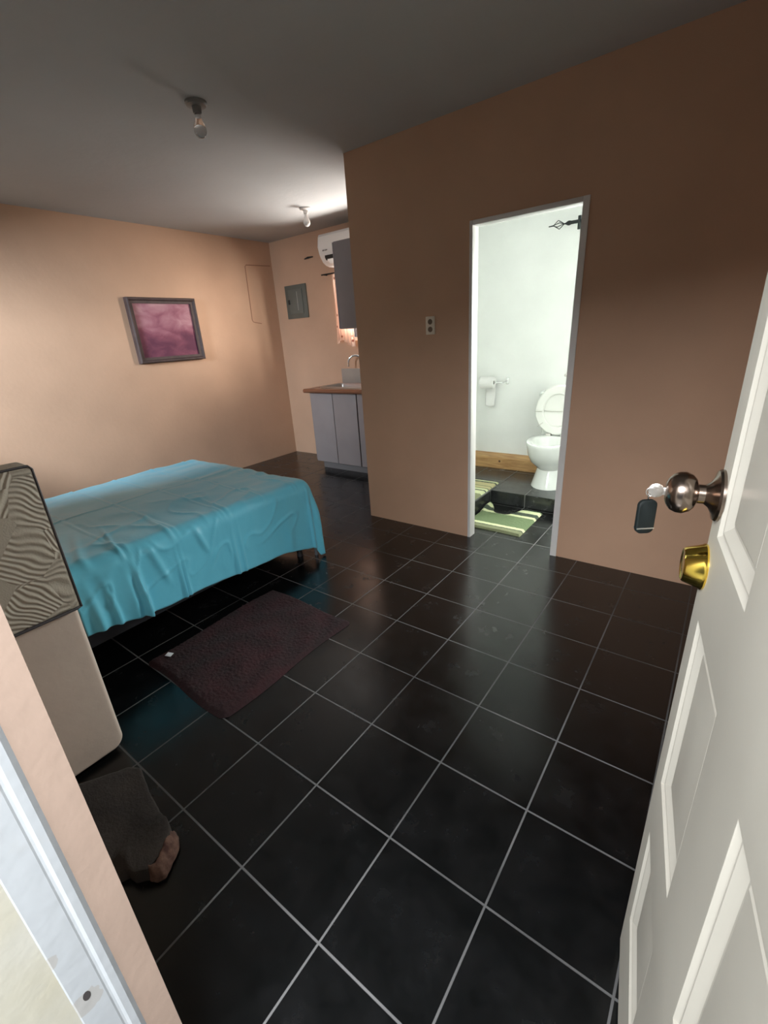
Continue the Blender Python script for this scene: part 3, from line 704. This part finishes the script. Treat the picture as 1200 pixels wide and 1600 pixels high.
# ------------------------------------------------------------------ kitchen units
bc = thing('base_cabinet', 'grey kitchen base cabinet with plain doors standing on the black floor under the counter', 'cabinet', (-5.0,11.4,0))
CX0, CX1, CY = -7.3, XP, 10.68
bm = bmesh.new(); box(bm,(CX0,CY+0.03,0.34),(CX1-0.01,YB-0.02,0.42)); box(bm,(CX0,YB-0.08,0.42),(CX1-0.01,YB-0.02,2.84)); box(bm,(CX0,CY+0.03,0.42),(CX0+0.05,YB-0.08,2.84)); box(bm,(CX1-0.06,CY+0.03,0.42),(CX1-0.01,YB-0.08,2.84)); box(bm,(CX0+0.05,CY+0.03,2.7),(CX1-0.06,CY+0.09,2.84)); obj('carcass', bm, mat('dark carcass', (0.20,0.185,0.185), 0.6), bc, smooth=False)
bm = bmesh.new(); box(bm,(CX0+0.1,CY+0.2,0),(CX1-0.01,YB-0.02,0.34)); obj('plinth', bm, mat('grey plinth', (0.17,0.16,0.16), 0.6), bc, smooth=False)
xs = [(-7.3,-6.23),(-6.215,-5.14),(-5.10,-3.8),(-3.78,XP-0.01)]
for a,b_ in xs:
    bm = bmesh.new(); box(bm,(a+0.006,CY-0.03,0.30),(b_-0.006,CY+0.03,2.83),0.008); obj('cabinet_door', bm, M_cab, bc)
bm = bmesh.new(); box(bm,(CX0-0.02,CY-0.025,0.34),(CX0,YB-0.02,2.84),0.005); obj('side_panel', bm, M_cab, bc)
ct = thing('countertop', 'brown laminate kitchen countertop with a rounded front edge on the base cabinet', 'countertop', (-5.0,11.4,2.86))
M_ct = mat('brown laminate', (0.30,0.16,0.10), 0.28, col2=(0.20,0.10,0.06), vscale=8)
SX0,SX1,SY0,SY1 = -6.9,-4.9,10.85,11.95
bm = bmesh.new()
box(bm,(CX0-0.1,CY-0.2,2.85),(SX0,YB-0.001,2.99),0.02); box(bm,(SX1,CY-0.2,2.85),(XP-0.005,YB-0.001,2.99),0.02)
box(bm,(SX0-0.02,CY-0.2,2.85),(SX1+0.02,SY0,2.99),0.02); box(bm,(SX0-0.02,SY1,2.85),(SX1+0.02,YB-0.001,2.99),0.02)
obj('worktop', bm, M_ct, ct)
bm = bmesh.new(); tube(bm,[(CX0-0.1,CY-0.2,2.92),(XP-0.005,CY-0.2,2.92)],0.07,14); obj('rounded_edge', bm, mat('red brown edge band', (0.26,0.11,0.06), 0.25), ct)
sk = thing('sink', 'stainless steel sink bowl set into the kitchen countertop', 'sink', (-5.9,11.4,2.9))
bm = bmesh.new()
def rrect(x0,x1,y0,y1,z,r,n=5):
    p = []
    for cx,cy,st in ((x1-r,y1-r,0),(x0+r,y1-r,1),(x0+r,y0+r,2),(x1-r,y0+r,3)):
        for k in range(n+1): a = PI/2*(st+k/n); p.append(V(cx+r*math.cos(a),cy+r*math.sin(a),z))
    return p
loft(bm,[rrect(SX0-.06,SX1+.06,SY0-.06,SY1+.06,2.992,.1),rrect(SX0-.06,SX1+.06,SY0-.06,SY1+.06,3.03,.1),rrect(SX0+.02,SX1-.02,SY0+.02,SY1-.02,3.03,.1),rrect(SX0+.04,SX1-.04,SY0+.04,SY1-.04,2.97,.1),rrect(SX0+.08,SX1-.08,SY0+.08,SY1-.08,2.45,.12)],cap=False)
bm.faces.new([bm.verts.new(p) for p in rrect(SX0+.08,SX1-.08,SY0+.08,SY1-.08,2.45,.12)])
obj('bowl', bm, M_steel, sk)
fa = thing('faucet', 'chrome gooseneck kitchen faucet behind the sink', 'faucet', (-5.9,12.1,3.0))
bm = bmesh.new(); lathe(bm,(-5.9,12.12,2.99),(0,0,1),[(0,0.09),(0.06,0.09),(0.1,0.05),(0.18,0.045)],20); obj('base', bm, M_chrome, fa)
bm = bmesh.new(); tube(bm,[(-5.9,12.12,3.1),(-5.9,12.12,3.75)]+[(-5.9-0.25*(1-math.cos(a)),12.12-0.12*(1-math.cos(a)),3.75+0.25*math.sin(a)) for a in [PI*k/12 for k in range(1,13)]]+[(-6.4,11.88,3.62)],0.035,12); obj('spout', bm, M_chrome, fa)
bm = bmesh.new(); tube(bm,[(-5.86,12.1,3.14),(-5.7,12.02,3.26)],[0.03,0.02],10); obj('handle', bm, M_chrome, fa)
bm = bmesh.new(); box(bm,(-7.1,YB-0.05,3.0),(-3.2,YB,3.53),0.01)
tag(obj('backsplash', bm, mat('beige grey tile', (0.36,0.32,0.28), 0.35, var=0.05), origin=(-5.2,YB,3.0)), 'pale grey backsplash panel on the wall behind the kitchen sink', 'backsplash')
uc = thing('wall_cabinet', 'blue grey kitchen wall cabinet seen from its blank end beside the partition corner', 'cabinet', (-2.9,9.5,4.82))
bm = bmesh.new(); box(bm,(-3.45,8.27,4.82),(XP,10.9,6.80),0.01); obj('carcass', bm, M_cabup, uc)
for k in range(2):
    y0 = 8.28+k*1.31; bm = bmesh.new(); box(bm,(-3.50,y0,4.83),(-3.455,y0+1.29,6.79),0.008); dd = obj('cabinet_door', bm, M_cabup, uc)
    bm = bmesh.new(); lathe(bm,(-3.5,y0+(1.15 if k==0 else 0.14),5.05),(-1,0,0),[(0,0.02),(0.03,0.018),(0.04,0.035),(0.06,0.035),(0.065,0.02)],14); obj('knob', bm, M_black, dd)

# ------------------------------------------------------------------ ceiling lamp holders with bare bulbs
def lamp(x, y, label, mb):
    l = thing('ceiling_lamp', label, 'lamp', (x,y,ZC), 'bare bulb ceiling lamps')
    bm = bmesh.new(); lathe(bm,(x,y,ZC),(0,0,-1),[(0,0.17),(0.03,0.17),(0.05,0.15),(0.06,0.075),(0.14,0.065),(0.15,0.06)],28); obj('lamp_holder', bm, M_bulb if mb is M_bulb else mat('grey porcelain', (0.22,0.22,0.21), 0.3), l)
    bm = bmesh.new(); lathe(bm,(x,y,ZC-0.15),(0,0,-1),[(0,0.045),(0.05,0.048),(0.09,0.06),(0.14,0.082),(0.19,0.098),(0.24,0.098),(0.28,0.08),(0.31,0.045),(0.32,0.01)],28); obj('bulb', bm, mb, l)
    return l
lamp(-5.9, 9.98, 'white bare bulb in a ceiling holder in front of the kitchen window', M_bulb)
def clear_bulb():
    m, nt, b = newmat('clear bulb glass'); b.inputs['Base Color'].default_value = (0.75,0.76,0.76,1); b.inputs['Roughness'].default_value = 0.05
    b.inputs['Transmission Weight'].default_value = 0.95; return m
lamp(-2.62, 4.36, 'unlit clear bulb in a ceiling holder over the foot of the bed', clear_bulb())

# ------------------------------------------------------------------ outlet on the partition
ou = thing('wall_socket', 'cream double socket plate on the orange partition wall left of the bathroom doorway', 'socket', (-0.385,YP,4.73))
bm = bmesh.new(); box(bm,(-0.495,YP-0.025,4.55),(-0.275,YP,4.905),0.01); obj('plate', bm, mat('cream plastic', (0.78,0.70,0.57), 0.4), ou)
for z in (4.80,4.65):
    bm = bmesh.new(); lathe(bm,(-0.385,YP-0.025,z),(0,-1,0),[(0,0.055),(0.006,0.052)],20); obj('socket', bm, mat('brown socket', (0.17,0.12,0.08), 0.4), ou)

# ------------------------------------------------------------------ bathroom
# toilet: pedestal, bowl, cistern, raised seat and lid, facing the room
TX = 1.27
wc = thing('toilet', 'white toilet with raised lid on the tiled bathroom platform', 'toilet', (TX,11.3,HP))
def ell(cx, cy, rx, ryf, ryb, z, n=40):
    p = []
    for k in range(n):
        a = 2*PI*k/n; s = math.sin(a)
        p.append(V(cx+rx*math.cos(a), cy+(ryb if s>0 else ryf)*s, z))
    return p
bm = bmesh.new()
loft(bm,[ell(TX,11.35,0.50,0.66,0.5,HP),ell(TX,11.35,0.49,0.65,0.5,HP+.04),ell(TX,11.38,0.42,0.56,0.45,HP+.30),ell(TX,11.38,0.37,0.50,0.42,HP+.50),ell(TX,11.3,0.40,0.58,0.45,HP+.60),
 ell(TX,11.15,0.48,0.72,0.5,HP+.78),ell(TX,11.1,0.54,0.84,0.55,HP+1.0),ell(TX,11.08,0.57,0.88,0.56,HP+1.22),ell(TX,11.08,0.585,0.90,0.57,HP+1.30),ell(TX,11.08,0.57,0.885,0.56,HP+1.33),
 ell(TX,11.08,0.47,0.78,0.44,HP+1.33),ell(TX,11.08,0.44,0.75,0.41,HP+1.30),ell(TX,11.08,0.36,0.62,0.36,HP+1.0),ell(TX,11.1,0.2,0.3,0.2,HP+.75)])
obj('bowl', bm, M_porc, wc, ang=50)
bm = bmesh.new(); box(bm,(TX-0.42,11.5,HP+1.0),(TX+0.42,12.1,HP+1.32),0.08,4); obj('hinge_deck', bm, M_porc, wc)
bm = bmesh.new(); loft(bm,[rrect(TX-.5,TX+.5,11.78,12.4,HP+1.32,.12),rrect(TX-.55,TX+.55,11.74,12.42,HP+2.2,.12),rrect(TX-.56,TX+.56,11.74,12.42,HP+2.38,.12)]); tk = obj('cistern', bm, M_porc, wc)
bm = bmesh.new(); loft(bm,[rrect(TX-.60,TX+.60,11.71,12.44,HP+2.38,.12),rrect(TX-.60,TX+.60,11.71,12.44,HP+2.46,.12),rrect(TX-.56,TX+.56,11.75,12.42,HP+2.5,.12)]); obj('cistern_lid', bm, M_porc, wc)
bm = bmesh.new(); lathe(bm,(TX-0.5,11.74,HP+2.2),(0,-1,0),[(0,0.04),(0.03,0.04),(0.04,0.02)],16); tube(bm,[(TX-0.5,11.71,HP+2.2),(TX-0.57,11.70,HP+2.17)],0.015,8); obj('flush_lever', bm, M_chrome, tk)
# raised lid and ring lean back a little
zb = HP+1.34
def up(px, pz, d): # coordinates in the plane of the raised lid
    return V(TX+px, 11.58+0.09*(pz/1.35)-d, zb+pz)
def oval(rx, r0, r1, d, n=48, cz=0.66):
    return [up(rx*math.cos(2*PI*k/n), cz+(r1 if math.sin(2*PI*k/n)>0 else r0)*math.sin(2*PI*k/n), d) for k in range(n)]
bm = bmesh.new(); loft(bm,[oval(.60,.62,.70,-.03),oval(.615,.64,.715,-.01),oval(.615,.64,.715,.02),oval(.59,.61,.69,.035),oval(.56,.58,.66,.02)]); obj('lid', bm, M_seat, wc)
bm = bmesh.new()
rings = [oval(.575,.60,.68,.03),oval(.59,.61,.69,.06),oval(.58,.60,.68,.09),oval(.50,.52,.60,.10),oval(.40,.42,.49,.09),oval(.375,.40,.465,.06),oval(.385,.41,.475,.03)]
Rv = [[bm.verts.new(p) for p in r] for r in rings]; n = len(Rv[0])
for i in range(len(Rv)):
    A = Rv[i]; B = Rv[(i+1)%len(Rv)]
    for k in range(n): bm.faces.new([A[k],A[(k+1)%n],B[(k+1)%n],B[k]])
st = obj('seat_ring', bm, M_seat, wc)
bm = bmesh.new()
box(bm,(TX-.59,11.47,zb+.655),(TX-.42,11.545,zb+.675),0.003); box(bm,(TX+.42,11.47,zb+.655),(TX+.59,11.545,zb+.675),0.003); box(bm,(TX-.39,11.57,zb+.655),(TX+.39,11.60,zb+.675),0.003)
tube(bm,[up(-.50,.24,.1),up(-.36,.36,.1)],0.012,6); tube(bm,[up(.50,.24,.1),up(.36,.36,.1)],0.012,6)
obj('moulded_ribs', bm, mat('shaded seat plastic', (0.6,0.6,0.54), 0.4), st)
for s in (-1,1):
    bm = bmesh.new(); box(bm,(TX+s*.2-.07,11.5,zb-.03),(TX+s*.2+.07,11.66,zb+.06),0.015); obj('hinge', bm, M_steel if s<0 else M_seat, wc)

# toilet roll and its holder
th = thing('toilet_roll_holder', 'chrome toilet roll holder on the white bathroom wall', 'holder', (-0.9,12.5,3.06))
bm = bmesh.new(); tube(bm,[(-1.35,12.2,3.05),(-0.62,12.2,3.05)],0.022,10); tube(bm,[(-0.62,12.2,3.05),(-0.56,12.5,3.08)],0.02,8)
tube(bm,[(-1.35,12.2,3.05),(-1.36,12.5,3.08)],0.02,8); obj('bar', bm, M_chrome, th)
for x in (-0.56,-1.36):
    bm = bmesh.new(); box(bm,(x-0.045,12.47,2.98),(x+0.045,12.5,3.18),0.008); obj('mounting_plate', bm, M_chrome, th)
tr_ = thing('toilet_roll', 'white toilet roll with its loose end hanging down the bathroom wall', 'toilet paper', (-1.05,12.2,3.05))
bm = bmesh.new()
sgm = 32; o_ = V(-1.30,12.2,3.05)
prof = [(0,0.06),(0,0.17),(0.01,0.178),(0.41,0.178),(0.42,0.17),(0.42,0.06)]
rg = []
for d,r in prof: rg.append([bm.verts.new(V(o_.x+d,o_.y+r*math.cos(2*PI*k/sgm),o_.z+r*math.sin(2*PI*k/sgm))) for k in range(sgm)])
for i in range(len(rg)):
    A = rg[i]; B = rg[(i+1)%len(rg)]
    for k in range(sgm): bm.faces.new([A[k],A[(k+1)%sgm],B[(k+1)%sgm],B[k]])
obj('roll', bm, M_paper, tr_)
bm = bmesh.new(); grid(bm, lambda u,v: V(-1.22+u*0.30-0.03*math.sin(v*3)*(1-u)+0.02*v, 12.375+0.03*math.sin(v*5)+0.012*math.sin(u*7+v*3), 3.05-v*0.72-0.03*math.sin(u*3)*v), 10, 18); obj('loose_end', bm, M_paper, tr_, ang=180, solid=0.004)

# curtain rod with a caged finial at the bathroom window
br = thing('curtain_rod', 'dark iron curtain rod with a caged diamond finial on the bathroom wall', 'curtain rod', (1.4,12.2,6.86))
YR, ZR = 12.15, 6.93
bm = bmesh.new(); tube(bm,[(0.98,YR,ZR),(5.3,YR,ZR)],0.04,14); obj('pole', bm, M_dark, br)
bm = bmesh.new()
lathe(bm,(1.02,YR,ZR),(-1,0,0),[(-0.05,0.045),(0.0,0.055),(0.04,0.045),(0.08,0.02),(0.12,0.012)],14)
for k in range(4):
    a0 = PI/2*k+0.4
    pts = []
    for q in range(9):
        f = q/8; rr = 0.10*(1-abs(2*f-1))+0.006; a = a0+f*0.35; pts.append((0.90-f*0.26,YR+rr*math.cos(a),ZR+rr*math.sin(a)))
    tube(bm, pts, 0.0095, 6)
tube(bm,[(0.65,YR,ZR),(0.52,YR,ZR-0.004)],[0.016,0.012],8)
obj('finial', bm, M_dark, br)
bm = bmesh.new(); tube(bm,[(1.27,12.5,ZR+0.04),(1.27,YR,ZR+0.04),(1.27,YR-0.05,ZR)],0.022,8); box(bm,(1.235,YR-0.03,ZR-0.18),(1.305,YR+0.01,ZR+0.12),0.012); box(bm,(1.22,12.46,ZR-0.15),(1.32,12.5,ZR+0.15),0.01); obj('bracket', bm, M_dark, br)
# small stop valve on the wall beside the jamb
bm = bmesh.new(); lathe(bm,(1.20,12.5,3.25),(0,-1,0),[(0,0.06),(0.02,0.06),(0.03,0.025),(0.12,0.025),(0.13,0.045),(0.2,0.04),(0.21,0.02)],16)
tag(obj('stop_valve', bm, M_steel, origin=(1.27,12.5,3.25)), 'small metal valve on the bathroom wall above the toilet', 'valve')

# mats
def stripe_mat(name, axis_stops):
    """colour bands across the mat (along world y), given as (y in tiles, colour)"""
    m, nt, b = newmat(name)
    g = N(nt,'ShaderNodeNewGeometry'); sp = N(nt,'ShaderNodeSeparateXYZ'); nt.links.new(g.outputs['Position'], sp.inputs[0])
    y0,y1 = axis_stops[0][0], axis_stops[-1][0]
    mr = N(nt,'ShaderNodeMapRange'); mr.inputs[1].default_value = y0*T; mr.inputs[2].default_value = y1*T
    nt.links.new(sp.outputs[1], mr.inputs[0])
    cr = N(nt,'ShaderNodeValToRGB'); cr.color_ramp.interpolation = 'CONSTANT'; e = cr.color_ramp.elements
    e[0].position = 0; e[0].color = rgb(axis_stops[0][1]); e[1].position = 1; e[1].color = rgb(axis_stops[-1][1])
    for y,c in axis_stops[1:-1]:
        k = e.new((y-y0)/(y1-y0)); k.color = rgb(c)
    nt.links.new(mr.outputs[0], cr.inputs['Fac']); nt.links.new(cr.outputs[0], b.inputs['Base Color']); b.inputs['Roughness'].default_value = 0.95
    n = N(nt,'ShaderNodeTexNoise'); n.inputs['Scale'].default_value = 150; nt.links.new(g.outputs['Position'], n.inputs['Vector'])
    bp = N(nt,'ShaderNodeBump'); bp.inputs['Strength'].default_value = 0.8; bp.inputs['Distance'].default_value = 0.005; nt.links.new(n.outputs['Fac'], bp.inputs['Height']); nt.links.new(bp.outputs[0], b.inputs['Normal'])
    return m
GR=(0.15,0.21,0.10); DG=(0.055,0.075,0.05); CRM=(0.66,0.70,0.42); YE=(0.55,0.50,0.27); OL=(0.22,0.24,0.13)
bm = bmesh.new()
def flat_mat(x0,x1,y0,y1,zb_,h=0.05):
    def f(u,v):
        x = x0+u*(x1-x0); y = y0+v*(y1-y0); e = min(min(u,1-u)*(x1-x0),min(v,1-v)*(y1-y0))
        return V(x,y,zb_+max(0.004,h*smooth01(e/0.04)+0.006*noise.noise(Vector((x*20,y*20,0)))))
    return f
grid(bm, flat_mat(-1.75,-0.01,8.9,10.74,HP), 60, 60)
tag(obj('bath_mat', bm, stripe_mat('yellow and green stripes', [(8.9,OL),(9.5,OL),(9.55,CRM),(9.8,DG),(9.87,CRM),(9.99,OL),(10.05,YE),(10.2,OL),(10.25,YE),(10.52,DG),(10.60,CRM),(10.74,CRM)]), origin=(-0.9,9.8,HP)), 'rectangular bath mat with yellow and cream stripes on the raised platform', 'bath mat')
bm = bmesh.new()
def cont(u,v):
    # pedestal mat: U-shaped notch in its back edge
    x = 0.10+u*(1.58-0.10); y0 = 8.24+0.02*math.sin(u*4)
    xr = x+0.0
    nt_ = math.exp(-(((x-0.66)/0.34)**4)); back = 9.86-0.56*nt_
    y = y0+(back-y0)*v
    x = x + 0.0 - (0.0)*v
    e = min(min(u,1-u)*1.48,min(v,1-v)*1.5)
    z = max(0.004,0.055*smooth01(e/0.05)+0.006*noise.noise(Vector((x*20,y*20,0))))
    z += 0.09*smooth01((0.30-x)/0.2)*smooth01((v-0.55)/0.3)
    return V(x,y,z)
grid(bm, cont, 80, 70)
tag(obj('pedestal_mat', bm, stripe_mat('green with cream stripes', [(8.2,OL),(8.42,DG),(8.46,CRM),(8.58,GR),(9.24,GR),(9.25,CRM),(9.37,DG),(9.58,CRM),(9.70,CRM),(9.76,GR),(9.9,GR)]), origin=(0.85,9.0,0)), 'green pedestal mat with cream stripes and a notched back on the lower bathroom floor', 'bath mat')
